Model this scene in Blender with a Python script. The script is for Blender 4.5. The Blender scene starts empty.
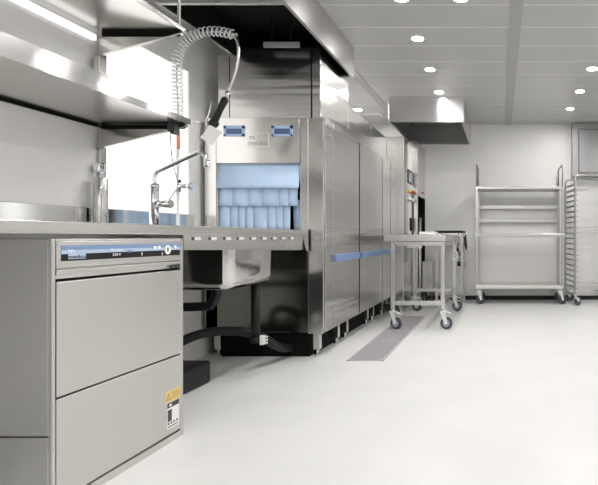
import bpy, bmesh, math, random
from mathutils import Vector, Matrix
random.seed(7)
S = bpy.context.scene
COL = S.collection
F = 484.0; CX = 500.0; CY = 237.5; EYE = 0.85
PI = math.pi

def P(x, y, D):                       # a point of the place at distance D
    return Vector(((x-CX)/F*D, D, EYE+(CY-y)/F*D))

# ------------------------------------------------------------------ materials
def mat(name, base, rough=.5, metal=0.0, emit=None, estr=0, bump=None, spec=.5, aniso=0, vary=0, coat=0):
    m = bpy.data.materials.new(name); m.use_nodes = True
    nt = m.node_tree; b = nt.nodes['Principled BSDF']
    b.inputs['Base Color'].default_value = (*base, 1)
    b.inputs['Roughness'].default_value = rough
    b.inputs['Metallic'].default_value = metal
    b.inputs['Specular IOR Level'].default_value = spec
    b.inputs['Coat Weight'].default_value = coat
    if emit:
        b.inputs['Emission Color'].default_value = (*emit, 1); b.inputs['Emission Strength'].default_value = estr
    if bump or vary:
        tc = nt.nodes.new('ShaderNodeTexCoord')
    if bump:                          # list of (scale vector, strength, distance)
        prev = None
        for sc, st, di in bump:
            mp = nt.nodes.new('ShaderNodeMapping'); mp.inputs['Scale'].default_value = sc
            nz = nt.nodes.new('ShaderNodeTexNoise'); nz.inputs['Scale'].default_value = 1; nz.inputs['Detail'].default_value = 2
            bp = nt.nodes.new('ShaderNodeBump'); bp.inputs['Strength'].default_value = st; bp.inputs['Distance'].default_value = di
            nt.links.new(tc.outputs['Object'], mp.inputs[0]); nt.links.new(mp.outputs[0], nz.inputs['Vector'])
            nt.links.new(nz.outputs['Fac'], bp.inputs['Height'])
            if prev: nt.links.new(prev.outputs[0], bp.inputs['Normal'])
            prev = bp
        nt.links.new(prev.outputs[0], b.inputs['Normal'])
    if vary:
        nz = nt.nodes.new('ShaderNodeTexNoise'); nz.inputs['Scale'].default_value = 3; nz.inputs['Detail'].default_value = 4
        nt.links.new(tc.outputs['Object'], nz.inputs['Vector'])
        rp = nt.nodes.new('ShaderNodeValToRGB')
        rp.color_ramp.elements[0].position = .3; rp.color_ramp.elements[1].position = .7
        rp.color_ramp.elements[0].color = (*[c*(1-vary) for c in base], 1)
        rp.color_ramp.elements[1].color = (*[min(1, c*(1+vary)) for c in base], 1)
        nt.links.new(nz.outputs['Fac'], rp.inputs[0]); nt.links.new(rp.outputs[0], b.inputs['Base Color'])
    return m

ST = (.60, .59, .575)
M = {}
M['steel']   = mat('brushed_steel', ST, .24, 1, bump=[((4, 4, 400), .03, .002), ((.5, .5, 9), .34, .02)])
M['steel_v'] = mat('brushed_steel_upright', (.62, .615, .60), .18, 1, bump=[((300, 300, 4), .03, .002), ((5, 5, .6), .10, .01)])
M['steel_s'] = mat('satin_steel', (.66, .65, .63), .22, 1, bump=[((2, 2, 2), .05, .02)])
M['hoodst']  = mat('hood_steel', (.62, .61, .61), .24, 1, bump=[((1.2, 1.2, 1.0), .10, .03)])
M['front']   = mat('dishwasher_front_steel', (.60, .595, .575), .34, 1, bump=[((250, 250, 3), .03, .002), ((2, 2, .6), .10, .02)])
M['shadow_st'] = mat('dark_rolled_steel', (.33, .325, .30), .14, 1, bump=[((3, 3, .8), .10, .01)])  # steel with shade put into its base colour
M['mirror']  = mat('polished_steel', (.68, .68, .67), .10, 1)
M['chrome']  = mat('chrome', (.82, .82, .83), .08, 1)
M['galv']    = mat('tube_steel', (.64, .635, .62), .25, 1)
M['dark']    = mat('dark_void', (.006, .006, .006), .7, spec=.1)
M['liner']   = mat('hood_filter_dark', (.010, .010, .010), .7, spec=.1)  # near-black standing for the unlit inside of the big hood
M['black']   = mat('black_plastic', (.008, .008, .009), .45, spec=.3)
M['rubber']  = mat('grey_rubber', (.06, .063, .075), .5)
M['wheel']   = mat('wheel_grey', (.33, .34, .37), .45)
M['zinc']    = mat('zinc_fork', (.78, .79, .80), .4, .1)
M['wall']    = mat('wall_white_panel', (.78, .775, .76), .35, vary=.012, bump=[((2, 2, 2), .03, .02)])
M['wallg']   = mat('wall_grey_panel', (.76, .755, .745), .38, vary=.012)
M['floor']   = mat('resin_floor', (.67, .669, .66), .36, vary=.03, bump=[((14, 14, 14), .03, .003)])
M['ceil']    = mat('ceiling_metal', (.47, .47, .47), .28, spec=.6, bump=[((.6, 2.2, 1), .10, .03)])
M['joint']   = mat('ceiling_joint', (.85, .85, .85), .3)
M['trim']    = mat('ceiling_trim', (.38, .38, .385), .4)
M['white']   = mat('white_plastic', (.86, .86, .84), .4)
M['blue']    = mat('blue_handle', (.14, .22, .40), .4)
M['blue2']   = mat('blue_recess', (.07, .11, .24), .4)
M['curtain'] = mat('blue_curtain', (.50, .66, .88), .38, spec=.5)
M['stripb']  = mat('strip_light_blue', (.20, .29, .47), .45, spec=.2)
M['stripb2'] = mat('strip_pale_blue', (.42, .52, .68), .45, spec=.2)
M['gold']    = mat('warning_yellow', (.72, .52, .18), .5)
M['goldd']   = mat('warning_ink', (.38, .25, .06), .5)
M['paper']   = mat('paper', (.80, .80, .79), .6)
M['ink']     = mat('label_ink', (.05, .05, .055), .6)
M['orange']  = mat('orange_mark', (.80, .25, .12), .5)
M['red']     = mat('red_button', (.7, .05, .03), .4)
M['yellow']  = mat('yellow_button', (.8, .6, .15), .4)
M['screen']  = mat('control_screen', (.25, .28, .38), .2)
M['grate']   = mat('grate_steel', (.50, .48, .51), .45, .3)
M['basin'] = mat('basin_steel', (.66, .65, .64), .10, 1, bump=[((14, 14, 1.2), .08, .01)])
M['lip'] = mat('polished_edge_steel', (.42, .415, .41), .15, 1, bump=[((40, 40, .5), .04, .004)])
M['post'] = mat('trolley_steel', (.50, .495, .49), .28, 1)
M['grip'] = mat('pale_blue_grip', (.36, .48, .70), .45)
M['notch'] = mat('rack_notch_pale', (.60, .60, .58), .4)
M['dsteel'] = mat('dull_steel', (.36, .36, .365), .35, 1)
M['led'] = mat('light_strip', (.9, .9, .9), .4, emit=(1, .98, .95), estr=1.0)  # glow for the added band under the upper shelf
M['pit']     = mat('drain_pit', (.10, .09, .10), .7)
M['skirt']   = mat('baseboard_dark', (.03, .03, .03), .6, spec=.2)
M['lens']    = mat('lamp_lens', (.9, .9, .9), .4, emit=(1, .98, .95), estr=500)
M['pane']    = mat('daylight_pane', (.9, .9, .9), .4, emit=(1, .995, .985), estr=1.15)  # glow of the added, unseen fill panes
M['frost']   = mat('frosted_daylight_pane', (.85, .85, .83), .35, emit=(1, .985, .96), estr=.95)  # glow put in to whiten the wall behind the taps

def brush(m, an, rot):
    nt = m.node_tree; b = nt.nodes['Principled BSDF']; tg = nt.nodes.new('ShaderNodeTangent')
    tg.direction_type = 'RADIAL'; tg.axis = 'Z'
    b.inputs['Anisotropic'].default_value = an; b.inputs['Anisotropic Rotation'].default_value = rot
    nt.links.new(tg.outputs[0], b.inputs['Tangent'])
brush(M['steel'], .85, 0); brush(M['hoodst'], .85, .25); brush(M['lip'], .8, .25); brush(M['front'], .6, .25)
# ------------------------------------------------------------------ mesh helpers
def NB(): return bmesh.new()
def box(bm, x0, x1, y0, y1, z0, z1, mi=0):
    r = bmesh.ops.create_cube(bm, size=1.0)
    vs = r['verts']
    for v in vs:
        v.co.x = x0 + (v.co.x+.5)*(x1-x0); v.co.y = y0 + (v.co.y+.5)*(y1-y0); v.co.z = z0 + (v.co.z+.5)*(z1-z0)
    for f in {f for v in vs for f in v.link_faces}: f.material_index = mi
    return vs
def prism(bm, pts, off, mi=0):        # polygon pts swept by off
    a = [bm.verts.new(p) for p in pts]; b = [bm.verts.new(Vector(p)+Vector(off)) for p in pts]
    n = len(pts); fs = [bm.faces.new(a[::-1]), bm.faces.new(b)]
    for i in range(n): fs.append(bm.faces.new((a[i], a[(i+1) % n], b[(i+1) % n], b[i])))
    for f in fs: f.material_index = mi
    bmesh.ops.recalc_face_normals(bm, faces=fs)
def tube(bm, pts, r, seg=10, mi=0, cap=True):
    pts = [Vector(p) for p in pts]; n = len(pts)
    rs = r if isinstance(r, (list, tuple)) else [r]*n
    t0 = (pts[1]-pts[0]).normalized()
    up = Vector((0, 0, 1)) if abs(t0.z) < .9 else Vector((1, 0, 0))
    nrm = t0.cross(up).normalized(); rings = []
    for i in range(n):
        t = (pts[min(i+1, n-1)]-pts[max(i-1, 0)]).normalized()
        nrm = (nrm - t*nrm.dot(t)).normalized(); bn = t.cross(nrm)
        rings.append([bm.verts.new(pts[i]+(nrm*math.cos(a)+bn*math.sin(a))*rs[i]) for a in [2*PI*k/seg for k in range(seg)]])
    fs = []
    for i in range(n-1):
        for k in range(seg):
            f = bm.faces.new((rings[i][k], rings[i][(k+1) % seg], rings[i+1][(k+1) % seg], rings[i+1][k])); f.smooth = True; fs.append(f)
    if cap:
        fs.append(bm.faces.new(rings[0][::-1])); fs.append(bm.faces.new(rings[-1]))
    for f in fs: f.material_index = mi
    return rings
def smooth_path(pts, k=8):            # Catmull-Rom
    pts = [Vector(p) for p in pts]; q = [pts[0]*2-pts[1]]+pts+[pts[-1]*2-pts[-2]]; out = []
    for i in range(1, len(q)-2):
        for j in range(k):
            t = j/k; a, b, c, d = q[i-1], q[i], q[i+1], q[i+2]
            out.append(.5*((2*b)+(c-a)*t+(2*a-5*b+4*c-d)*t*t+(3*b-3*c+d-a)*t**3))
    out.append(pts[-1]); return out
def cyl(bm, p, q, r, seg=20, mi=0): return tube(bm, [p, q], r, seg, mi)

def obj(name, bm, m, parent=None, bevel=0, loc=None):
    base = Vector((0, 0, 0))
    if parent is not None:
        p = parent
        while p is not None: base += p.location; p = p.parent
    elif loc is not None: base = Vector(loc)
    bmesh.ops.translate(bm, verts=bm.verts, vec=-base)
    me = bpy.data.meshes.new(name); bm.to_mesh(me); bm.free()
    for mm in (m if isinstance(m, (list, tuple)) else [m]): me.materials.append(mm)
    o = bpy.data.objects.new(name, me); COL.objects.link(o)
    if parent is not None: o.parent = parent
    elif loc is not None: o.location = loc
    if bevel:
        bv = o.modifiers.new('bevel', 'BEVEL'); bv.width = bevel; bv.segments = 2; bv.limit_method = 'ANGLE'
    return o
def thing(name, label, cat, loc=(0, 0, 0), group=None):
    o = bpy.data.objects.new(name, None); COL.objects.link(o); o.location = loc
    o.empty_display_size = .1; tag(o, label, cat, group); return o
def tag(o, label, cat, group=None):
    o['label'] = label; o['category'] = cat
    if group: o['group'] = group
    return o
def struct(name, bm, m, bevel=0):
    o = obj(name, bm, m, bevel=bevel); o['kind'] = 'structure'; return o
def B(name, m, parent, *boxes, bevel=0):
    bm = NB()
    for b in boxes: box(bm, *b)
    return obj(name, bm, m, parent, bevel)
def text(name, s, size, pos, right, up, m, parent, depth=.0006, stretch=1.0):
    cu = bpy.data.curves.new(name, 'FONT'); cu.body = s; cu.size = size; cu.extrude = depth; cu.align_x = 'CENTER'; cu.align_y = 'CENTER'
    t = bpy.data.objects.new(name, cu); COL.objects.link(t)
    bpy.context.view_layer.update()
    me = bpy.data.meshes.new_from_object(t.evaluated_get(bpy.context.evaluated_depsgraph_get()))
    bpy.data.objects.remove(t)
    right = Vector(right); up = Vector(up); n = right.cross(up)
    mt = Matrix((right, up, n)).transposed().to_4x4()
    bm = NB(); bm.from_mesh(me)
    bmesh.ops.scale(bm, verts=bm.verts, vec=(stretch, 1, 1))
    bmesh.ops.transform(bm, verts=bm.verts, matrix=Matrix.Translation(Vector(pos)) @ mt)
    return obj(name, bm, m, parent)
def copy_tree(o, parent=None):
    c = o.copy(); COL.objects.link(c); c.parent = parent
    for ch in [x for x in ORDER(o)]: copy_tree(ch, c)
    return c
def ORDER(o): return list(o.children)

# ------------------------------------------------------------------ the room
WL = -2.12; WB = 6.63; CZ = 2.398; WR = 2.7; WN = -2.4
bm = NB(); box(bm, WL-.1, WR+.1, WN-.1, 7.0, -.05, 0)
struct('floor', bm, M['floor'])
bm = NB()
strips = (( -1.41, -1.33), (.064, .155))
k = 0; y = 3.229-.345*17
while y < WB:
    y1 = min(y+.345-.011, WB)
    if y1 > y:
        for a, b in ((WL, strips[0][0]), (strips[0][1], strips[1][0]), (strips[1][1], WR)):
            box(bm, a, b, max(y, WN), y1, CZ, CZ+.03)
    y += .345
box(bm, WL, WR, WN, WB, CZ+.001, CZ+.04, 1)
struct('ceiling', bm, [M['ceil'], M['joint']])
for n, (a, b) in enumerate(strips, 1):
    bm = NB(); box(bm, a, b, WN, WB, CZ-.006, CZ+.03); struct('trim_%d' % n, bm, M['trim'])
bm = NB(); box(bm, WL-.1, WL, WN, 2.545, 0, CZ+.03); 
box(bm, WL-.1, WL, 2.545, 2.60, 0, CZ+.03, 1); box(bm, WL-.1, WL, 3.30, WB, 0, CZ+.03, 1)
box(bm, WL-.1, WL, 2.60, 3.30, 0, 1.01, 1); box(bm, WL-.1, WL, 2.60, 3.30, 1.98, CZ+.03, 1)
struct('wall_left', bm, [M['wallg'], M['wall']])
bm = NB(); box(bm, WL-.1, 2.3, WB, WB+.1, 0, CZ+.03); box(bm, 2.3, WR+.1, WB, WB+.1, 0, .75); box(bm, 2.3, WR+.1, WB, WB+.1, 2.2, CZ+.03); struct('wall_back', bm, M['wall'])
# right wall with two unseen glowing panes added for fill, wall behind the camera
bm = NB()
box(bm, WR, WR+.1, WN, WB, 0, .75); box(bm, WR, WR+.1, WN, WB, 2.2, CZ+.03)
for a, b in ((WN, .2), (1.0, 5.7), (6.1, WB)): box(bm, WR, WR+.1, a, b, .75, 2.2)
struct('wall_right', bm, M['wall'])
for n, (a, b) in enumerate(((.2, 1.0), (5.7, 6.1)), 1):
    bm = NB(); box(bm, WR+.05, WR+.06, a, b, .75, 2.2)
    struct('window_%d' % n, bm, M['pane'])
bm = NB(); box(bm, 2.3, WR, WB+.05, WB+.06, .75, 2.2); struct('window_5', bm, M['pane'])  # unseen glowing pane added for reflections in the steel
bm = NB(); box(bm, WL-.02, WL-.012, 2.60, 3.30, 1.01, 1.98); struct('window_4', bm, M['frost'])  # glowing pane added for the bright stretch of wall
bm = NB(); box(bm, -1.9, 1.9, WN-.06, WN-.05, 1.0, 2.2); struct('window_3', bm, M['pane'])  # unseen glowing pane added to brighten the camera-facing steel
bm = NB(); box(bm, WL-.1, -1.9, WN-.1, WN, 0, CZ+.03); box(bm, 1.9, WR+.1, WN-.1, WN, 0, CZ+.03); box(bm, -1.9, 1.9, WN-.1, WN, 0, 1.0); box(bm, -1.9, 1.9, WN-.1, WN, 2.2, CZ+.03); struct('wall_rear', bm, M['wall'])
bm = NB(); box(bm, -.99, WR, WB-.012, WB, 0, .055); struct('baseboard_back', bm, M['skirt'])

# ceiling lamps
d0 = None
def downlight(x, y, label):
    global d0
    if d0 is None:
        d0 = thing('downlight', label, 'ceiling light', (x, y, CZ-.008), 'recessed ceiling spotlights')
        bm = NB()
        for r0, r1, za, zb in ((.050, .040, 0, 0),):
            n = 32; o_ = [bm.verts.new((x+r0*math.cos(2*PI*i/n), y+r0*math.sin(2*PI*i/n), CZ)) for i in range(n)]
            a_ = [bm.verts.new((x+.047*math.cos(2*PI*i/n), y+.047*math.sin(2*PI*i/n), CZ-.006)) for i in range(n)]
            b_ = [bm.verts.new((x+r1*math.cos(2*PI*i/n), y+r1*math.sin(2*PI*i/n), CZ-.004)) for i in range(n)]
            for i in range(n):
                j = (i+1) % n; bm.faces.new((o_[i], o_[j], a_[j], a_[i])); bm.faces.new((a_[i], a_[j], b_[j], b_[i]))
        obj('rim', bm, M['white'], d0)
        bm = NB(); cyl(bm, (x, y, CZ-.003), (x, y, CZ-.005), .041, 32); obj('lens', bm, M['lens'], d0)
        return d0
    c = copy_tree(d0); c.location = (x, y, CZ-.008); c['label'] = label; return c
LR = [(-1.72, 5.85, 'recessed spotlight in the ceiling above the far end of the long machine'), (-1.72, 5.0, 'recessed spotlight in the ceiling hidden behind the long machine housing'),
      (-.64, 3.76, 'round recessed spotlight, nearest of the left row wholly in view'),
      (-.644, 4.454, 'round recessed spotlight between two others in the left row'),
      (-.649, 5.146, 'round recessed spotlight directly before the small ceiling hood'),
      (-.64, 3.13, 'round spotlight cut by the top edge, beside the big hood'),
      (-.255, 3.13, 'round spotlight cut by the top edge, nearer the grey ceiling strip'),
      (.844, 4.433, 'round recessed spotlight nearest the right edge of the photo'),
      (.844, 5.118, 'round recessed spotlight in the middle of the right-hand row'),
      (.84, 5.812, 'round recessed spotlight farthest back, above the wheeled tray rack')]
for a in LR: downlight(*a)
for i, (x, y) in enumerate([(-.64, 2.4), (-.64, 1.7), (-.64, 1.0), (-.64, .3), (-.64, -.4), (.844, 3.74), (.844, 2.4), (.844, 1.0), (.844, -.4), (2.1, 1.7), (2.1, 3.1), (2.1, 4.5)]):
    downlight(x, y, 'round recessed spotlight in the ceiling outside the picture')

# ceiling vent slot
bm = NB(); box(bm, -1.86, -1.50, 6.05, 6.16, CZ-.012, CZ)
for i in range(9): box(bm, -1.85+i*.039, -1.825+i*.039, 6.06, 6.15, CZ-.014, CZ-.011, 1)
v = obj('ceiling_vent', bm, [M['white'], M['trim']], loc=None)
tag(v, 'thin slotted vent in the ceiling above the long steel machine', 'vent')

# ------------------------------------------------------------------ undercounter dishwasher
FX = -1.367
def FW(x, y): return -FX*F/(CX-x), EYE-(y-CY)/(CX-x)*-FX
t = thing('undercounter_dishwasher', 'steel undercounter dishwasher with blue control strip below the worktop', 'dishwasher', (-1.65, 1.79, 0))
D0, D1 = 1.477, 2.089
B('body', M['front'], t, (-1.97, FX-.012, D0, D1, .242, .846), bevel=.003)
B('lower_casing', M['front'], t, (-1.97, FX-.012, D0, D1, .02, .238), bevel=.003)
B('front_frame', M['front'], t, (FX-.012, FX, D0, D0+.012, .02, .846), (FX-.012, FX, D1-.019, D1, .02, .846), (FX-.012, FX, D0+.012, D1-.019, .838, .846), bevel=.002)
B('back_panel', M['skirt'], t, (-1.95, FX-.02, D1+.0005, D1+.005, .02, .84))  # unseen dark sheet added so the sink basin reflects dark
cp = B('control_panel', M['front'], t, (FX-.012, FX+.001, D0+.014, D1-.020, .754, .838), bevel=.002)
a0 = FW(60.9, 246)[0]; a1 = FW(179.4, 243)[0]
bm = NB(); box(bm, FX+.001, FX+.0025, a0, a1, .810, .825, 0); box(bm, FX+.001, FX+.0025, a0, a1, .798, .810, 1); box(bm, FX+.001, FX+.0025, a0, a1, .776, .798, 2)
o = obj('control_strip', bm, [M['stripb'], M['stripb2'], M['black']], cp); o['label'] = 'blue and black control strip with buttons and lettering'
RT, UP = (0, 1, 0), (0, 0, 1)
XT = FX+.003
def ft(nm, s, x, y, size, m, st=1): 
    d, z = FW(x, y); return text(nm, s, size, (XT, d, z), RT, UP, m, cp, stretch=st)
ft('lettering', 'm', 70.4, 250.9, .022, M['white'], 1.4)
ft('lettering', 'meiko', 76.2, 256.7, .0155, M['black'], 1.72)
ft('lettering', 'Ecostar', 116.5, 249.6, .012, M['white'], 1.5)
ft('lettering', '530 F', 116, 254.6, .012, M['white'], 1.4)
bm = NB()
x0, zt = FW(67.3, 246.9); x1, _ = FW(85, 0); zb = FW(67.3, 259.3)[1]
for (a, b, c, d) in ((x0, x1, zt-.001, zt), (x0, x1, zb, zb+.001), (x0, x0+.001, zb, zt), (x1-.001, x1, zb, zt)): box(bm, FX+.0025, FX+.0032, a, b, c, d)
box(bm, FX+.0025, FX+.0028, x0, x1, zb, .7985)
obj('logo_outline', bm, M['stripb2'], cp)
def disc(nm, x, y, rd, rz, m, lift=.002):
    d, z = FW(x, y); bm = NB(); cyl(bm, (FX+.0024, d, z), (FX+.0024+lift, d, z), 1, 24)
    for v in bm.verts: v.co.y = d+(v.co.y-d)*rd; v.co.z = z+(v.co.z-z)*rz
    return obj(nm, bm, m, cp)
disc('button', 154.2, 247.6, .0075, .0068, M['white']); disc('button', 158.4, 247.4, .0075, .0068, M['white'])
disc('button', 174.5, 246.8, .0065, .0068, M['white'])
disc('start_button', 166.8, 249.8, .017, .019, M['white'], .003); disc('button_symbol', 166.6, 249.4, .0045, .009, M['ink'], .0035)
d, z = FW(128.7, 251.2); B('display_window', M['blue'], cp, (FX+.0024, FX+.0032, d-.011, d+.011, z-.004, z+.004))
for x in (141.3, 161.6):
    d, z = FW(x, 253.8); B('symbol', M['white'], cp, (FX+.0024, FX+.0032, d-.002, d+.002, z-.006, z+.006))
dr = B('door', M['front'], t, (FX-.012, FX+.002, D0+.014, D1-.021, .356, .712), bevel=.002)
B('recess', M['dark'], t, (FX-.014, FX-.011, D0+.012, D1-.019, .03, .75))
bm = NB()   # handle lip above the grip recess
za, zb = .750, .722
prism(bm, [(FX-.010, D0+.014, za), (FX+.002, D0+.014, za), (FX+.001, D0+.014, .738), (FX-.010, D0+.014, .720)], (0, D1-D0-.035, 0))
obj('door_handle', bm, M['front'], dr, .0015)
B('latch', M['ink'], dr, (FX-.004, FX+.0022, D1-.08, D1-.052, .722, .737), (FX-.004, FX+.0022, D1-.048, D1-.026, .722, .737))
B('lower_panel', M['front'], t, (FX-.012, FX+.001, D0+.014, D1-.021, .036, .350), bevel=.002)
B('plinth', M['front'], t, (-1.95, FX+.002, D0+.01, D1, 0, .027), bevel=.002)
y0, y1 = FW(164.9, 0)[0], FW(179.7, 0)[0]
st = B('warning_sticker', M['gold'], t, (FX+.001, FX+.002, y0, y1, .171, .217)); st['label'] = 'yellow warning sticker'
bm = NB(); yy = y0+.02; prism(bm, [(FX+.002, yy-.014, .180), (FX+.002, yy+.014, .180), (FX+.002, yy, .208)], (.0004, 0, 0)); 
for i in range(5): box(bm, FX+.002, FX+.0024, yy+.02, y1-.008, .181+i*.006, .183+i*.006)
obj('warning_print', bm, M['goldd'], st)
bm = NB(); prism(bm, [(FX+.0025, yy-.007, .184), (FX+.0025, yy+.007, .184), (FX+.0025, yy, .199)], (.0004, 0, 0)); obj('triangle_centre', bm, M['gold'], st)
y0, y1 = FW(166.8, 0)[0], FW(178.5, 0)[0]
dp = B('data_plate', M['paper'], t, (FX+.001, FX+.002, y0, y1, .060, .168)); dp['label'] = 'white data label with black fields'
bm = NB(); box(bm, FX+.002, FX+.0024, y0, y1, .146, .167); box(bm, FX+.002, FX+.0024, y0+.003, y0+.027, .090, .138)
for i in range(4): box(bm, FX+.002, FX+.0024, y0+.004+i*.017, y0+.013+i*.017, .077, .086)
box(bm, FX+.002, FX+.0024, y0+.006, y1-.008, .066, .070)
obj('data_print', bm, M['ink'], dp); B('logo_patch', M['paper'], dp, (FX+.0024, FX+.0028, y0+.012, y0+.026, .151, .161))

# ------------------------------------------------------------------ worktop, backsplash and sink
WX = FX; ZT = .902; DE = 3.405
t = thing('steel_worktop', 'long steel worktop with built-in sink running along the left wall to the conveyor machine', 'worktop', (-1.75, 2.0, .86))
sx0, sx1, sy0, sy1 = -1.93, -1.435, 2.57, 3.09
bm = NB()
box(bm, WL+.002, sx0, .5, DE, ZT-.012, ZT-.004); box(bm, sx1, WX, .5, DE, ZT-.012, ZT-.004)
box(bm, sx0, sx1, .5, sy0, ZT-.012, ZT-.004); box(bm, sx0, sx1, sy1, DE, ZT-.012, ZT-.004)
obj('worktop_sheet', bm, M['steel_s'], t)
bm = NB(); box(bm, WX-.018, WX+.001, .5, DE, .861, ZT)
obj('front_edge', bm, M['steel'], t, .004)
bm = NB(); box(bm, WL+.002, WL+.014, .5, 3.34, ZT-.006, 1.003); obj('backsplash', bm, M['mirror'], t, .002)
bm = NB()
def AP(D): return .796 + (.764-.796)*(D-2.09)/(3.3-2.09)
prism(bm, [(WX-.006, 2.10, AP(2.10)), (WX-.006, 3.33, AP(3.33)), (WX-.006, 3.33, .862), (WX-.006, 2.10, .862)], (-.004, 0, 0))
obj('apron', bm, M['steel'], t)
xs = [197.3, 213.5, 228, 241, 253.3, 264.2, 274.3, 283.3, 291.8]
for x in xs:
    d = -(WX-.005)*F/(CX-x)
    B('rack_notch', M['notch'], t, (WX-.006, WX-.001, d-.022, d+.022, .838, .852), bevel=.001)
    B('notch_gap', M['ink'], t, (WX-.006, WX-.0035, d-.036, d-.023, .838, .852))
# basin
def rrect(x0, x1, y0, y1, r, z, n=6):
    o = []
    for cx, cy, a in ((x1-r, y1-r, 0), (x0+r, y1-r, PI/2), (x0+r, y0+r, PI), (x1-r, y0+r, 1.5*PI)):
        for i in range(n+1): o.append(Vector((cx+r*math.cos(a+i*PI/2/n), cy+r*math.sin(a+i*PI/2/n), z)))
    return o
bm = NB(); rings = []
prof = [(0, ZT-.006), (.003, .80), (.006, .62), (.014, .59), (.032, .572), (.07, .565)]
for ins, z in prof: rings.append([bm.verts.new(p) for p in rrect(sx0+ins, sx1-ins, sy0+ins, sy1-ins, max(.06-ins*.3, .03), z)])
for a, b in zip(rings, rings[1:]):
    for i in range(len(a)):
        f = bm.faces.new((a[i], a[(i+1) % len(a)], b[(i+1) % len(a)], b[i])); f.smooth = True
bm.faces.new(rings[-1])
bs = obj('sink_basin', bm, M['basin'], t)
sm = bs.modifiers.new('solid', 'SOLIDIFY'); sm.thickness = .003
# end bracket against machine
bm = NB(); prism(bm, [P(302, 229, 3.38), P(308, 229, 3.38), P(308.3, 252, 3.38), P(306, 250, 3.38)], (0, -.004, 0)); obj('end_bracket', bm, M['steel_s'], t)
B('corner_bracket', M['steel'], t, (-1.42, WX-.004, 3.335, 3.375, .764, .86), bevel=.002)

# ------------------------------------------------------------------ wall shelves
XF = -1.633; DEs = 2.55
def shelf(name, label, zb, xf, lip, gap=.0):
    t = thing(name, label, 'shelf', (-1.88, 1.6, zb))
    bm = NB(); box(bm, WL+gap+.002, xf, .5, DEs, zb, zb+.004); box(bm, xf-.003, xf, .5, DEs, zb, zb+lip); box(bm, WL+gap+.002, xf, DEs-.003, DEs, zb, zb+lip)
    obj('shelf_board', bm, M['steel_s'], t, .0)
    bm = NB(); box(bm, xf-.001, xf+.002, .5, DEs+.002, zb-.001, zb+lip); obj('front_lip', bm, M['steel_s' if gap else 'lip'], t, .001)
    for d in (DEs-.006, 1.35):
        bm = NB(); prism(bm, [(WL+.004, d, zb-.001), (xf-.01, d, zb-.001), (xf-.01, d, zb-.012), (WL+.004, d, zb-.13)], (0, .004, 0))
        prism(bm, [(xf-.01, d-.02, zb-.012), (xf-.01, d+.004, zb-.012), (WL+.004, d+.004, zb-.13), (WL+.004, d-.02, zb-.13)], (0, 0, -.003))
        obj('bracket', bm, M['steel'], t)
    B('joint_seal', M['dark'], t, (WL+.03, xf-.02, DEs-.010, DEs-.0065, zb-.024, zb-.0005))  # dark strip painting the shade between shelf and bracket
    B('wall_seal', M['dark'], t, (WL+.002, WL+.012, .5, DEs-.012, zb-.014, zb-.0005)) if not gap else None  # dark strip painting the shadow line where shelf meets wall
    return t
s1 = shelf('wall_shelf', 'lower steel wall shelf above the dishwasher and worktop', 1.444, XF, .030)
bm = NB(); box(bm, XF-.012, XF-.004, .5, FW(0,0)[0]*0+ -XF*F/(CX-110), 1.474, 1.528); rl = obj('rail', bm, M['lip'], s1, .001)
s2 = shelf('wall_shelf', 'upper steel wall shelf near the ceiling, hung by a thin rod', 1.93, -1.66, .024, .03)
bm = NB(); p = P(179, 33, 2.53); cyl(bm, (p.x, p.y, 1.93), (p.x, p.y, CZ), .008, 12); obj('hanging_rod', bm, M['steel_s'], s2)
B('light_strip', M['led'], s2, (WL+.001, WL+.02, .5, DEs-.03, 1.875, 1.905))  # glowing strip added for the bright band on the wall
# rail and post
t = thing('wall_upright', 'narrow vertical steel wall rail carrying both shelves', 'rail', (-2.09, 2.53, 1.2))
B('rail', M['steel_v'], t, (WL+.002, WL+.02, 2.545, 2.585, 1.17, 2.06), bevel=.002)
B('bracket_hook', M['steel_s'], t, (WL+.02, WL+.05, 2.50, 2.54, 1.71, 1.79), bevel=.003)
B('foot_clip', M['chrome'], t, (WL+.02, WL+.05, 2.50, 2.54, 1.19, 1.24), bevel=.006)
bm = NB(); cyl(bm, (-2.062, 2.50, ZT-.004), (-2.062, 2.50, 1.158), .031, 28)
bm2 = obj('post', bm, M['steel_v'], None, .003, loc=(-2.062, 2.50, ZT-.004)); tag(bm2, 'short steel cylinder post standing on the worktop by the wall rail', 'post')

# ------------------------------------------------------------------ mixer tap
DF = 2.73
b0 = P(154.4, 223, DF)
t = thing('mixer_tap', 'chrome mixer tap with long angled swivel spout on the worktop', 'tap', (b0.x, DF, ZT-.004))
bm = NB(); tube(bm, [(b0.x, DF, ZT-.0035), (b0.x, DF, ZT+.012), (b0.x, DF, ZT+.013), (b0.x, DF, 1.13), (b0.x, DF, 1.135), (b0.x, DF, 1.155)], [.034, .034, .025, .023, .027, .024], 28); obj('body', bm, M['chrome'], t)
bm = NB()
pts = [P(154.4, 184, DF), P(154.4, 177, DF), P(156.5, 172.5, DF), P(162, 169.5, DF), P(192, 155.2, DF), P(199, 152.6, DF), P(204, 154, DF), P(206.7, 159, DF), P(207, 166, DF)]
pp = [pts[0], pts[1], pts[1].lerp(pts[2], .5)]+pts[2:]
tube(bm, smooth_path(pts, 6), .0115, 16); cyl(bm, P(207, 160, DF), P(207, 167.5, DF), .016, 20); obj('spout', bm, M['chrome'], t)
bm = NB(); cyl(bm, P(156, 204, DF), P(169, 204, DF), .021, 24); cyl(bm, P(169, 204, DF), P(171.5, 204, DF), .023, 24)
cyl(bm, P(168.5, 200.5, DF), P(178, 187, DF-.02), .0035, 10); obj('lever_handle', bm, M['chrome'], t)

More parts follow.
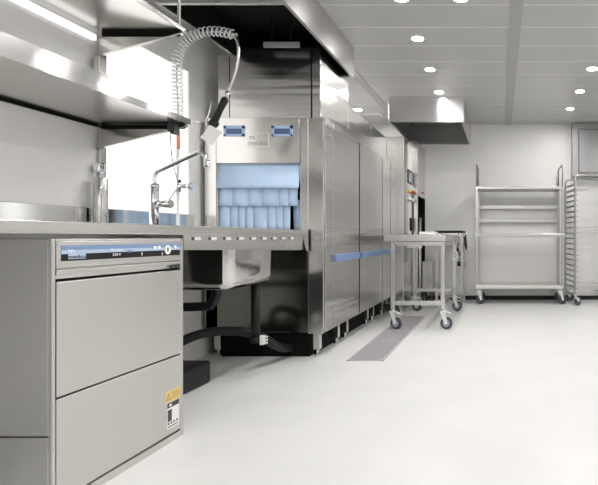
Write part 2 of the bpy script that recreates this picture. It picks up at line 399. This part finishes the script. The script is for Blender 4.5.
# ------------------------------------------------------------------ pre-rinse spray
DR = 2.93
b0 = P(178, 223, DR)
t = thing('rinse_spray', 'tall pre-rinse spray with coiled spring hose over the sink', 'tap', (b0.x, DR, ZT-.004))
bm = NB(); tube(bm, [(b0.x, DR, ZT-.0035), (b0.x, DR, ZT+.01), (b0.x, DR, ZT+.011), P(178, 118, DR)], [.028, .026, .0095, .0095], 16); obj('riser_pipe', bm, M['zinc'], t)
bm = NB(); cyl(bm, P(178.4, 130.5, DR), P(178.4, 149, DR), .0105, 14); o = obj('printed_band', bm, M['orange'], t); o['label'] = 'orange marking on the riser pipe'
bm = NB(); cyl(bm, P(176, 186.5, DR), P(187, 186, DR), .013, 18); cyl(bm, P(178.3, 180, DR), P(178.3, 192, DR), .016, 18); tube(bm, [P(187, 186, DR), P(188, 186, DR), P(191, 186, DR), P(192, 186, DR)], [.013, .021, .022, .018], 20); obj('valve', bm, M['chrome'], t)
hp = smooth_path([P(178, 125, DR), P(178, 105, DR), P(177, 80, DR), P(177.3, 60, DR), P(181, 48, DR), P(189, 38.5, DR), P(203, 32.3, DR), P(218, 31.5, DR), P(233, 34.5, DR)], 14)
hose = smooth_path([P(178, 125, DR), P(178, 105, DR), P(177, 80, DR), P(177.3, 60, DR), P(181, 48, DR), P(189, 38.5, DR), P(203, 32.3, DR), P(218, 31.5, DR), P(233, 34.5, DR), P(238, 44, DR), P(238.3, 56, DR), P(235, 73, DR), P(226.5, 96, DR)], 8)
bm = NB(); tube(bm, hose, [.0065]*(8*8)+[.0095]*(len(hose)-64), 12); obj('hose', bm, M['galv'], t)
# helix along hp
L = [0]
for a, b in zip(hp, hp[1:]): L.append(L[-1]+(b-a).length)
tot = L[-1]; turns = 34; N = turns*14; hx = []
def at(s):
    i = 0
    while i < len(L)-2 and L[i+1] < s: i += 1
    u = (s-L[i])/max(L[i+1]-L[i], 1e-6); return hp[i].lerp(hp[i+1], u), (hp[i+1]-hp[i]).normalized()
for i in range(N+1):
    u = i/N; u2 = u*.97 if u < .8 else .776+(u-.8)*1.12
    p, tg = at(min(u2, 1)*tot); bn = Vector((0, 1, 0)); nn = tg.cross(bn).normalized(); a = 2*PI*turns*u
    hx.append(p+(nn*math.cos(a)+bn*math.sin(a))*.027)
bm = NB(); tube(bm, hx, .0042, 6); obj('spring', bm, M['zinc'], t)
bm = NB(); cyl(bm, P(231.5, 34, DR), P(235.5, 36, DR), .019, 18); obj('hose_ferrule', bm, M['steel_s'], t)
bm = NB(); cyl(bm, P(228.2, 91.5, DR), P(225, 99.5, DR), .013, 16); obj('hose_ferrule', bm, M['steel_s'], t)
bm = NB(); h0, h1 = P(226, 97.5, DR), P(213.5, 122.5, DR)
tube(bm, [h0, h0.lerp(h1, .08), h0.lerp(h1, .5), h0.lerp(h1, .85), h1], [.014, .021, .018, .021, .024], 18)
cyl(bm, h1+Vector((-.012, 0, .004)), h1+Vector((.012, 0, -.018)), .026, 18); o = obj('spray_handle', bm, M['black'], t); o['label'] = 'black spray grip'
bm = NB(); tube(bm, [P(212.6, 97, DR-.01), P(210, 110, DR-.01), P(206, 123, DR-.01), P(207.5, 126, DR-.01)], .0042, 10); cyl(bm, P(193, 121.6, DR), P(208, 122.3, DR), .0035, 10); obj('trigger_lever', bm, M['chrome'], t)
c0 = [P(210, 125, DR-.03), P(222, 131.7, DR-.03), P(212, 145.5, DR-.03), P(200, 137.5, DR-.03)]
bm = NB(); prism(bm, c0, (0, .006, 0)); o = obj('spray_shield', bm, M['white'], t); o['label'] = 'white square plate on the spray head'
bm = NB(); box(bm, -1.70, -1.675, 2.49, 2.53, 1.385, 1.442); box(bm, -1.72, -1.70, 2.50, 2.52, 1.40, 1.442)
o = obj('shelf_clamp', bm, M['ink'], None, .003, loc=(-1.69, 2.51, 1.385)); tag(o, 'small dark clamp under the tip of the lower shelf', 'clamp')
bm = NB(); tube(bm, smooth_path([(-1.71, 2.51, 1.385), P(172, 158, 2.7), P(178, 184, 2.90)], 6), .003, 8)
o = obj('cable', bm, M['galv'], None, loc=(-1.71, 2.51, 1.385)); tag(o, 'thin grey cable from shelf clamp down to the rinse valve', 'cable')

# ------------------------------------------------------------------ under-sink plumbing
DP = 2.8
t = thing('sink_drain', 'black plastic drain pipe curving below the sink basin', 'pipe', (-1.72, 2.8, .35))
bm = NB(); tube(bm, smooth_path([(-1.595, 2.72, .562), (-1.597, 2.72, .52), (-1.62, 2.72, .48), (-1.68, 2.72, .462), (-2.09, 2.72, .455)], 6), .025, 16); obj('drain_elbow', bm, M['black'], t)
bm = NB(); cyl(bm, (-1.515, 3.0, .20), (-1.515, 3.0, .562), .026, 18); cyl(bm, (-1.515, 3.0, .20), (-1.515, 3.0, .23), .032, 18); o = obj('overflow_pipe', bm, M['black'], t)
bm = NB(); p = P(262.5, 340, 2.98); box(bm, p.x-.012, p.x+.012, 2.97, 2.99, p.z-.028, p.z+.028)
for i in range(3): box(bm, p.x+.012, p.x+.03, 2.975, 2.985, p.z-.022+i*.018, p.z-.012+i*.018)
obj('valve_tag', bm, M['white'], t)
t = thing('floor_pump', 'dark box with arched black hose on floor under the sink', 'pump', (-1.85, 2.75, 0))
B('housing', M['black'], t, (-2.05, -1.70, 2.55, 2.85, 0, .13), bevel=.015)
bm = NB(); tube(bm, smooth_path([(-1.92, 2.75, .12), (-1.90, 2.8, .21), (-1.80, 2.9, .27), (-1.66, 3.0, .27), (-1.54, 3.1, .22), (-1.5, 3.3, .10), (-1.5, 3.6, .03)], 8), .028, 14); obj('hose', bm, M['black'], t)

# ------------------------------------------------------------------ conveyor dishwasher
XR = -1.244; DM = 3.42; DB = 5.44; ZM = 1.694
t = thing('conveyor_dishwasher', 'large steel conveyor dishwasher with blue strip curtain below the big hood', 'dishwasher', (-1.66, 4.4, 0))
B('body', M['steel'], t, (-2.085, -1.995, DM, DB, .18, ZM), (-1.345, XR, DM+.002, DB, .18, ZM), (-1.995, -1.345, 4.0, DB, .18, ZM), (-1.995, -1.345, DM+.02, 4.0, 1.40, ZM), bevel=.003)
B('lower_front', M['shadow_st'], t, (-2.08, -1.353, DM, 3.9, .18, .856), bevel=.003)  # darkened steel imitates the shade below the worktop
B('corner_column', M['steel_v'], t, (-1.352, XR, DM-.012, DM+.001, .172, ZM), bevel=.003)
B('entry_jamb', M['steel_s'], t, (-1.41, -1.354, DM-.004, DM+.05, .86, ZM), bevel=.003)
B('entry_jamb', M['steel_s'], t, (-2.08, -2.0, DM-.010, DM, .86, ZM), bevel=.003)
B('tunnel', M['dark'], t, (-1.993, -1.412, 3.75, 3.98, .86, 1.39), (-1.411, -1.347, DM+.05, 3.98, .86, 1.39))
hz0 = P(0, 163.5, DM).z
hp_ = B('entry_hatch', M['steel_s'], t, (-1.998, -1.412, DM-.014, DM+.02, hz0, ZM), bevel=.003)
for x0, x1 in ((223.8, 244.8), (271.8, 292.8)):
    a, b = P(x0, 136.4, DM-.014), P(x1, 125.6, DM-.014)
    bm = NB()
    y0, y1 = DM-.020, DM-.013; i = .018; j = .016
    box(bm, a.x, b.x, y0, y1, a.z, a.z+j); box(bm, a.x, b.x, y0, y1, b.z-j-.006, b.z); box(bm, a.x, a.x+i, y0, y1, a.z, b.z); box(bm, b.x-i, b.x, y0, y1, a.z, b.z)
    h = obj('hatch_handle', bm, M['grip'], hp_, .001); h['label'] = 'blue plastic recessed grip'
    B('grip_recess', M['blue2'], h, (a.x+i, b.x-i, DM-.0165, DM-.0135, a.z+j, b.z-j))
a, b = P(247, 147, DM-.014), P(268.7, 133, DM-.014)
bm = NB(); w = .0022
for q in ((a.x, b.x, a.z, a.z+w), (a.x, b.x, b.z-w, b.z), (a.x, a.x+w, a.z, b.z), (b.x-w, b.x, a.z, b.z)): box(bm, q[0], q[1], DM-.0165, DM-.0135, q[2], q[3])
obj('logo_outline', bm, M['white'], hp_)
text('lettering', 'm', .05, (a.x+.034, DM-.0145, b.z-.030), (1, 0, 0), (0, 0, 1), M['dsteel'], hp_, .001)
text('lettering', 'meiko', .052, ((a.x+b.x)/2, DM-.0145, a.z+.028), (1, 0, 0), (0, 0, 1), M['dsteel'], hp_, .001, 1.05)
# curtains
def strip(x0, x1, ytop, ybot, d, skew=0, curl=0, m='curtain'):
    bm = NB(); A = P(x0, ytop, d); Bp = P(x1, ytop, d); C = P(x0, ybot, d); n = 6; g = []
    for i in range(n+1):
        u = i/n; z = A.z+(C.z-A.z)*u; yy = d-curl*u*u*.5
        g.append([bm.verts.new((A.x+skew*u+(Bp.x-A.x)*v_, yy, z)) for v_ in (0, .5, 1)])
    for i in range(n):
        for j in range(2): f = bm.faces.new((g[i][j], g[i][j+1], g[i+1][j+1], g[i+1][j])); f.smooth = True
    bmesh.ops.recalc_face_normals(bm, faces=bm.faces)
    bmesh.ops.solidify(bm, geom=bm.faces[:], thickness=.002)
    return bm
bm = strip(217.5, 300, 163.6, 188.5, DM+.01, 0, .045)
cur = obj('strip_curtain', bm, M['curtain'], t); cur['label'] = 'light blue plastic splash curtain'
x = 218.2
for w_ in (15, 16, 14, 17, 9.5, 9.5):
    obj('curtain_strip', strip(x, x+w_-.35, 180, 206.3+random.uniform(-.3, .3), DM+.018, 0, random.uniform(.008, .02)), M['curtain'], cur); x += w_-.2
x = 218
for w_ in (13, 7.5, 7.5, 8, 13.5, 8.5, 8, 7.2):
    obj('curtain_strip', strip(x, x+w_-.35, 200, 231, DM+.03, random.uniform(-.002, .002), random.uniform(-.004, .01)), M['curtain'], cur); x += w_-.05
obj('curtain_strip', strip(293, 300, 200, 231, DM+.06, .006, -.01), M['curtain'], cur)
# side doors
for i, (a, b) in enumerate(((DM+.002, 3.574), (3.584, 4.236), (4.274, 5.07), (5.10, DB))):
    nm = 'side_door' if i else 'side_panel'
    d = B(nm, M['steel'], t, (XR, XR+.010, a, b, .18, ZM), bevel=.002)
    if i:
        h = B('door_handle', M['blue'], d, (XR+.010, XR+.032, a+.01 if i > 1 else a, b-.03, .670, .724), bevel=.004); h['label'] = 'long blue bar handle'
B('door_gasket', M['dark'], t, (XR-.001, XR+.0085, 4.237, 4.273, .2, ZM-.004))  # dark strip painting the shade in the door seam
B('door_gasket', M['skirt'], t, (XR-.001, XR+.006, 5.071, 5.099, .2, ZM-.004))  # same painted seam shade, second pair of doors
def leg(x, d, t):
    bm = NB(); box(bm, x-.023, x+.023, d-.023, d+.023, .045, .19); cyl(bm, (x, d, .012), (x, d, .05), .013, 14); cyl(bm, (x, d, 0), (x, d, .014), .024, 18)
    return obj('leg', bm, M['steel_v'], t, .002)
for d in (3.5, 3.9, 4.12, 4.76, 4.97, 5.36): leg(-1.32, d, t)
for d in (3.5, 4.1, 4.76, 5.36): leg(-2.03, d, t)
B('recessed_plinth', M['dark'], t, (-2.06, -1.352, 3.555, DB, 0, .178), (-1.99, -1.362, 3.46, 3.555, 0, .178))  # black block added to imitate the shadow under the machine
# upper housing
B('upper_housing', M['steel'], t, (-2.01, -1.345, 3.45, 4.07, ZM, 2.15), (-1.885, -1.345, 3.451, 3.90, 2.14, 2.205), (-1.340, -1.278, 3.451, 3.90, 2.14, 2.205), (-1.340, -1.278, 3.45, 4.07, ZM, 2.15), bevel=.002)
B('housing_joint', M['dark'], t, (-1.3475, -1.3385, 3.4475, 3.5, ZM, 2.203), (-1.93, -1.925, 3.4485, 3.46, ZM, 2.14))
B('rear_housing', M['steel'], t, (-2.01, -1.278, 4.073, 4.80, ZM, 1.97), (-2.01, -1.278, 4.803, DB, ZM, 1.97), bevel=.002)

# control cabinet
XC = -1.082
t = thing('control_cabinet', 'tall narrow steel control cabinet with small screen and coloured buttons', 'cabinet', (-1.5, 5.7, 0))
B('body', M['steel_v'], t, (-2.05, XC, 5.452, 5.99, .10, 1.985), bevel=.004)
for x, y in ((-1.13, 5.5), (-1.13, 5.94), (-2.0, 5.5)): leg(x, y, t)
def cc(x): return -XC*F/(CX-x)
def cz(x, y): return EYE+(CY-y)/(CX-x)*-XC
s = B('screen', M['ink'], t, (XC, XC+.006, cc(407.6), cc(411.9), cz(410, 184), cz(410, 170.5)), bevel=.001)
B('display', M['screen'], s, (XC+.006, XC+.008, cc(408.3), cc(411.3), cz(410, 182), cz(410, 173)))
for x, m_, z in ((409.2, 'yellow', 191.3), (411.6, 'red', 192.2)):
    bm = NB(); cyl(bm, (XC, cc(x), cz(x, z)), (XC+.022, cc(x), cz(x, z)), .019, 16); o = obj('button', bm, M[m_], t); o['label'] = m_+' push button'
bm = NB(); tube(bm, [(XC+.01, cc(409), cz(411, 199)), (XC+.03, cc(411), cz(411, 201)), (XC+.01, cc(412.4), cz(411, 198))], .014, 10); obj('grip', bm, M['zinc'], t)
B('slot', M['dark'], t, (XC, XC+.003, cc(409.8), cc(412), cz(411, 231), cz(411, 218)))
B('door_seam', M['dark'], t, (XC-.002, XC+.001, cc(404.9), cc(405.1), .15, 1.94))

t = thing('exit_cabinet', 'steel cabinet with dark lower opening against the back wall', 'cabinet', (-1.5, 6.3, 0))
B('upper_casing', M['steel_v'], t, (-2.05, -1.022, 5.995, 6.62, 1.37, 2.045), bevel=.004)
B('front_upright', M['steel_s'], t, (-1.07, -1.022, 5.995, 6.03, .05, 1.37), bevel=.002)
B('inner_lining', M['dark'], t, (-2.05, -1.2, 6.0, 6.57, .05, 1.369), (-2.05, -1.024, 6.57, 6.62, .05, 1.369))  # black sheets painting the shade inside the opening
bm = NB(); cyl(bm, (-1.022, 6.4, 1.44), (-1.008, 6.4, 1.44), .012, 12); obj('indicator_lamp', bm, M['red'], t)
o = thing('standpipe', 'thick pale vertical pipe behind the wheeled table', 'pipe', P(415.3, 300, 6.1).to_tuple()[:2]+(0,))
bm = NB(); p = P(415.3, 237, 6.12); cyl(bm, (p.x+.05, 6.12, 0), (p.x+.05, 6.12, 1.1), .026, 18); obj('pipe', bm, M['galv'], o)
bm = NB(); cyl(bm, (p.x+.05, 6.12, .88), (p.x+.05, 6.12, .93), .034, 18); obj('collar', bm, M['ink'], o)
t = thing('waste_box', 'plain steel box on the floor seen between the table legs', 'box', (-.96, 6.3, 0))
B('casing', M['steel_s'], t, (-1.00, -.87, 6.2, 6.5, .16, .52), bevel=.004)
B('lid', M['steel_s'], t, (-1.005, -.865, 6.195, 6.505, .52, .545), bevel=.003)
for x in (-.985, -.89):
    for y in (6.22, 6.47): B('leg', M['ink'], t, (x-.012, x+.012, y-.012, y+.012, 0, .16))

# ------------------------------------------------------------------ hoods
def hood(name, label, x0, x1, y0, y1, zb, zt):
    t = thing(name, label, 'extractor hood', ((x0+x1)/2, (y0+y1)/2, zb))
    w = .022
    bm = NB(); box(bm, x0, x1, y0, y0+w, zb, zt); box(bm, x1-w, x1, y0+w, y1, zb, zt); box(bm, x0, x0+w, y0+w, y1, zb, zt); box(bm, x0+w, x1-w, y1-w, y1, zb, zt)
    obj('canopy', bm, M['hoodst'], t, .003)
    return t, w
t, w = hood('extractor_hood', 'large steel extractor hood over the conveyor dishwasher, near left', -1.925, -1.19, 2.70, 3.95, 2.155, CZ)
B('filter_lining', M['liner'], t, (-1.925+w, -1.19-w, 2.70+w, 3.95-w, CZ-.03, CZ-.002), (-1.925+w, -1.925+w+.006, 2.70+w, 3.95-w, 2.165, CZ-.03), (-1.19-w-.006, -1.19-w, 2.70+w, 3.95-w, 2.165, CZ-.03), (-1.925+w, -1.19-w, 3.95-w-.006, 3.95-w, 2.165, CZ-.03))  # black sheets painting the shade inside the hood
a, b = P(263.4, 47.7, 3.36), P(299, 43, 3.36); B('light_housing', M['trim'], t, (a.x, b.x, 3.36, 3.375, a.z+.005, b.z+.008))
B('light_stem', M['liner'], t, (a.x+.05, a.x+.07, 3.362, 3.373, b.z+.008, CZ-.03))
B('light_stem', M['liner'], t, (b.x-.07, b.x-.05, 3.362, 3.373, b.z+.008, CZ-.03))
t, w = hood('extractor_hood', 'smaller steel extractor hood under the ceiling by the back wall', -1.228, -.40, 5.33, 6.62, 2.122, CZ)
B('inner_lining', M['dsteel'], t, (-1.228+w, -1.228+w+.004, 5.33+w, 6.60-w, 2.125, 2.37), (-1.228+w, -.40-w, 6.62-w-.006, 6.62-w, 2.125, 2.37), (-.40-w-.004, -.40-w, 5.33+w, 6.60-w, 2.125, 2.37))  # duller steel sheets added to darken the hood inside like shade
B('inner_pan', M['shadow_st'], t, (-1.228+w, -.40-w, 5.33+w, 6.60-w, 2.37, 2.375))  # shade-darkened steel for the roof inside the hood

# ------------------------------------------------------------------ casters
def caster(t, x, y, r=.055, ang=0, h=None, wm='wheel'):
    """swivel caster: plate/fork as the part, wheel and tyre below it"""
    c, s = math.cos(ang), math.sin(ang); top = h or r*2.45
    def R(px, py, pz): return Vector((x+px*c-py*s, y+px*s+py*c, pz))
    off = .034
    bm = NB()
    cyl(bm, R(0, 0, top-.03), R(0, 0, top), .013, 12)
    for sd in (-1, 1):
        pr = [R(sd*.018, -.026, top-.03), R(sd*.018, .03, top-.03), R(sd*.018, off+.014, r-.006), R(sd*.018, off-.012, r-.006)]
        prism(bm, pr, R(sd*.018+.004*sd, 0, 0)-R(sd*.018, 0, 0))
    prism(bm, [R(-.022, -.03, top-.034), R(.022, -.03, top-.034), R(.022, .03, top-.034), R(-.022, .03, top-.034)], (0, 0, .006))
    prism(bm, [R(-.012, .028, top-.034), R(.012, .028, top-.034), R(.016, .075, top-.052), R(-.016, .075, top-.052)], (0, 0, .006))
    f = obj('caster', bm, M['zinc'], t, .001)
    bm = NB(); a = R(-.014, off, r); b = R(.014, off, r); ax = (b-a)
    tube(bm, [a, a+ax*.12, a+ax*.88, b], [r*.90, r, r, r*.90], 28)
    obj('tyre', bm, M['rubber'], f)
    bm = NB(); cyl(bm, R(-.0155, off, r), R(.0155, off, r), r*.62, 24); obj('wheel', bm, M[wm], f)
    bm = NB(); cyl(bm, R(-.024, off, r), R(.024, off, r), .009, 12); obj('axle', bm, M['zinc'], f)
    return f

# ------------------------------------------------------------------ wheeled table
t = thing('wheeled_table', 'steel roller table on four casters beside the conveyor machine', 'table', (-.76, 5.06, 0))
tx0, tx1, ty0, ty1 = -1.066, -.50, 4.44, 5.68
lx = (-.995, -.53); ly = (4.50, 5.62)
B('table_top', M['steel_s'], t, (tx0, tx1, ty0, ty0+.02, .815, .878), (tx0, tx1, ty1-.02, ty1, .815, .878), (tx0, tx0+.02, ty0+.02, ty1-.02, .815, .878), (tx1-.02, tx1, ty0+.02, ty1-.02, .815, .878), (tx0+.02, tx1-.02, ty0+.02, ty1-.02, .822, .83), bevel=.003)
bm = NB(); 
prism(bm, [(tx0+.06, ty0+.04, .812), (tx1-.02, ty0+.04, .812), (tx1-.03, ty0+.04, .775), (tx0+.11, ty0+.04, .775)], (0, 1.1, 0)); obj('drip_pan', bm, M['steel_s'], t, .003)
B('pan_clip', M['steel_s'], t, (-.86, -.72, ty0+.02, ty0+.038, .755, .80), bevel=.002)
for i in range(12): 
    bm = NB(); d = ty0+.08+i*.096; cyl(bm, (tx0+.022, d, .855), (tx1-.022, d, .855), .018, 14); obj('roller', bm, M['galv'], t)
for x in lx:
    for y in ly:
        B('leg', M['galv'], t, (x-.018, x+.018, y-.018, y+.018, .19, .815), bevel=.002)
        caster(t, x, y, .056, -1.95 if x < -.8 else -1.75, .195)
B('lower_rail', M['galv'], t, (lx[0]+.018, lx[1]-.018, ly[0]-.015, ly[0]+.015, .222, .262), bevel=.002)
B('lower_rail', M['galv'], t, (lx[0]+.018, lx[1]-.018, ly[1]-.015, ly[1]+.015, .222, .262), bevel=.002)
B('lower_rail', M['galv'], t, (lx[1]-.015, lx[1]+.015, ly[0]+.018, ly[1]-.018, .222, .262), bevel=.002)
bm = NB(); box(bm, -.91, -.722, 5.45, 5.64, .878, .915)
o = obj('tray', bm, M['white'], None, .004, loc=(-.8, 5.55, .878)); tag(o, 'flat white tray lying on the far end of the wheeled table', 'tray')

# black topped table behind
t = thing('side_table', 'narrow steel stand with black top by the back wall, behind wheeled table', 'table', (-.65, 6.2, 0))
B('table_top', M['black'], t, (-.80, -.455, 5.90, 6.45, .905, .935), bevel=.003)
B('apron', M['steel_s'], t, (-.79, -.465, 5.91, 6.44, .86, .905), bevel=.002)
for x in (-.775, -.475):
    for y in (5.93, 6.42): B('leg', M['galv'], t, (x-.016, x+.016, y-.016, y+.016, 0, .86), bevel=.002)
B('side_rail', M['galv'], t, (-.487, -.463, 5.946, 6.404, .55, .57), (-.487, -.463, 5.946, 6.404, .20, .22), bevel=.002)
B('hook_plate', M['galv'], t, (-.455, -.40, 6.0, 6.03, .89, .90))
bm = NB(); c = P(454, 255, 5.3); n = 28
tube(bm, [(c.x+.044*math.sin(2*PI*i/n), 5.3+.01*i/n, c.z+.050*math.cos(2*PI*i/n)) for i in range(n+1)]+[(c.x+.002, 5.315, c.z+.08), (c.x-.008, 5.32, .815)], .0045, 8)
o = obj('cable_loop', bm, M['white'], None, loc=(c.x, 5.3, c.z)); tag(o, 'coiled white cable loop hanging below the right edge of the wheeled table', 'cable')
bm = NB(); p = P(458.7, 240, 5.892); tube(bm, smooth_path([P(458.5, 243, 5.892), P(457.8, 249, 5.892), P(459, 256, 5.892)], 5), [.008]*5+[.016]*6, 10); cyl(bm, P(459, 261.5, 5.892), P(459, 266, 5.892), .022, 14); cyl(bm, P(459, 255, 5.892), P(459, 262, 5.892), .005, 8)
cyl(bm, P(458.5, 232.2, 5.892), P(458.5, 243, 5.892), .003, 8)
o = obj('hand_spray', bm, M['black'], None, loc=(p.x, 5.892, p.z)); tag(o, 'black hand spray hanging from the front of the black topped stand', 'spray')
bm = NB(); p = P(464.5, 240, 6.0); tube(bm, [(-.425, 6.015, .888), (-.432, 6.015, .84), (-.425, 6.015, .75), (-.415, 6.015, .69)], [.006, .016, .018, .004], 10)
o = obj('brush', bm, M['black'], None, loc=(-.425, 6.015, .8)); tag(o, 'black brush hanging from the right side of the stand', 'brush')

# ------------------------------------------------------------------ floor drain
t = thing('floor_drain', 'long steel slotted drain grate set in the floor beside the machine', 'drain', (-.93, 4.26, 0))
gx0, gx1, gy0, gy1 = -1.057, -.80, 3.33, 5.2
B('frame', M['grate'], t, (gx0, gx0+.012, gy0, gy1, 0, .005), (gx1-.012, gx1, gy0, gy1, 0, .005), (gx0, gx1, gy0, gy0+.012, 0, .005), (gx0, gx1, gy1-.012, gy1, 0, .005))
B('pit', M['pit'], t, (gx0+.01, gx1-.01, gy0+.01, gy1-.01, 0, .0008))
bm = NB()
for i in range(1, 12):
    x = gx0+(gx1-gx0)*i/12; box(bm, x-.0055, x+.0055, gy0+.012, gy1-.012, .001, .004)
n = 70
for i in range(n):
    y = gy0+.012+(gy1-gy0-.024)*(i+.5)/n; box(bm, gx0+.012, gx1-.012, y-.003, y+.003, .001, .0035)
box(bm, gx0+.012, gx1-.012, 3.97, 3.99, .001, .0045)
g = obj('grate_bars', bm, M['grate'], t)

# ------------------------------------------------------------------ rolling shelf rack
t = thing('shelf_trolley', 'wide open steel shelf trolley on casters against the back wall', 'trolley', (.25, 6.32, 0))
rx0, rx1, ry0, ry1 = -.295, .79, 6.12, 6.54
for x in (rx0, rx1-.0):
    B('post', M['post'], t, (x-.017, x+.017, ry0-.017, ry0+.017, .20, 1.49), bevel=.003)
    B('post', M['post'], t, (x-.017, x+.017, ry1-.017, ry1+.017, .20, 1.49), bevel=.003)
    pts = [(x, ry0, 1.48), (x, ry0, 1.73), (x, ry0+.012, 1.757), (x, ry0+.04, 1.772), (x, ry1-.04, 1.772), (x, ry1-.012, 1.757), (x, ry1, 1.73), (x, ry1, 1.48)]
    bm = NB(); tube(bm, pts, .0095, 12); obj('end_hoop', bm, M['dsteel'], t)
B('back_rail', M['post'], t, (rx0+.01, rx1-.01, ry1-.01, ry1+.01, 1.055, 1.105), bevel=.003)
B('top_shelf', M['post'], t, (rx0-.012, rx1-.015, ry0-.015, ry1+.012, 1.462, 1.497), bevel=.003)
B('back_rail', M['post'], t, (rx0+.01, rx1-.01, ry1-.01, ry1+.01, 1.235, 1.285), bevel=.003)
B('middle_shelf', M['post'], t, (rx0-.035, rx1+.040, ry0-.035, ry0+.20, .855, .898), bevel=.006)
B('bottom_shelf', M['steel_s'], t, (rx0-.012, rx1+.012, ry0-.02, ry1+.012, .205, .25), bevel=.003)
for x in (rx0, rx1):
    for y in (ry0+.03, ry1-.03): caster(t, x+(.015 if x < 0 else -.03), y, .060, -1.2 if x > 0 else -.9, .205, 'rubber')

# ------------------------------------------------------------------ tray rack (rotated slightly)
t = thing('tray_rack', 'tall steel tray rack with many runners on wheels, right edge', 'rack', (.93, 6.0, 0))
W_, Dp = .56, .50
x0, y0 = .93, 6.0
for s_, xx in ((1, x0), (-1, x0+W_)):
    for yy in (y0, y0+Dp):
        B('post', M['dsteel'], t, (xx-.012, xx+.012, yy-.012, yy+.012, .13, 1.575), bevel=.003)
for i in range(20):
    z = .215+i*.0685
    for s_, xx in ((1, x0+.012), (-1, x0+W_-.012)):
        B('runner', M['dsteel'], t, (xx-.003 if s_ > 0 else xx-.03, xx+.03 if s_ > 0 else xx+.003, y0+.01, y0+Dp-.01, z, z+.006), (xx-.003, xx+.003, y0+.01, y0+Dp-.01, z, z+.016))
for yy, zz in ((y0, 1.575), (y0+Dp, 1.575)):
    bm = NB(); tube(bm, [(x0, yy, zz-.01), (x0, yy, zz+.01), (x0+.012, yy, zz+.035), (x0+.04, yy, zz+.048), (x0+W_-.04, yy, zz+.048), (x0+W_-.012, yy, zz+.035), (x0+W_, yy, zz+.01), (x0+W_, yy, zz-.01)], .0115, 12)
    obj('top_hoop', bm, M['galv'], t)
for xx in (x0, x0+W_):
    bm = NB(); tube(bm, [(xx, y0, 1.6), (xx, y0+Dp, 1.6)], .010, 10); obj('top_rail', bm, M['galv'], t)
B('base_frame', M['galv'], t, (x0-.015, x0+.015, y0-.015, y0+Dp+.015, .12, .145), (x0+W_-.015, x0+W_+.015, y0-.015, y0+Dp+.015, .12, .145), (x0, x0+W_, y0+Dp-.012, y0+Dp+.012, .12, .145), bevel=.002)
for z in (.23, .905, .98): B('cross_bar', M['galv'], t, (x0+.01, x0+W_-.01, y0+Dp-.006, y0+Dp+.006, z, z+.014))
for xx in (x0+.02, x0+W_-.02):
    for yy in (y0+.03, y0+Dp-.03): caster(t, xx, yy, .058, -.9, .125, 'rubber')
t.rotation_euler.z = math.radians(6)

# ------------------------------------------------------------------ wall cabinet upper right
t = thing('wall_cabinet', 'grey steel wall cabinet high in the far right corner of back wall', 'cabinet', (1.5, 6.58, 1.68))
B('casing', M['dsteel'], t, (.972, 2.0, 6.50, 6.625, 1.675, CZ-.004), bevel=.004)
d = B('door', M['dsteel'], t, (1.062, 1.90, 6.488, 6.499, 1.72, 2.30), bevel=.004)
B('door_gap', M['ink'], t, (1.054, 1.908, 6.497, 6.50, 1.712, 2.308))

# ------------------------------------------------------------------ camera, light, view
cam = bpy.data.cameras.new('camera'); co = bpy.data.objects.new('camera', cam); COL.objects.link(co)
co.location = (0, 0, EYE); co.rotation_euler = (PI/2, 0, 0)
cam.sensor_width = 36; cam.sensor_fit = 'HORIZONTAL'; cam.lens = F/598*36
cam.shift_x = -(CX-299)/598; cam.shift_y = -(242.5-CY)/598
cam.clip_start = .05
S.camera = co
w = bpy.data.worlds.new('world'); S.world = w; w.use_nodes = True
w.node_tree.nodes['Background'].inputs[0].default_value = (1, .99, .97, 1); w.node_tree.nodes['Background'].inputs[1].default_value = .3
S.view_settings.view_transform = 'Standard'; S.view_settings.look = 'None'; S.view_settings.gamma = 1; S.view_settings.use_curve_mapping = False
S.view_settings.exposure = -0.20
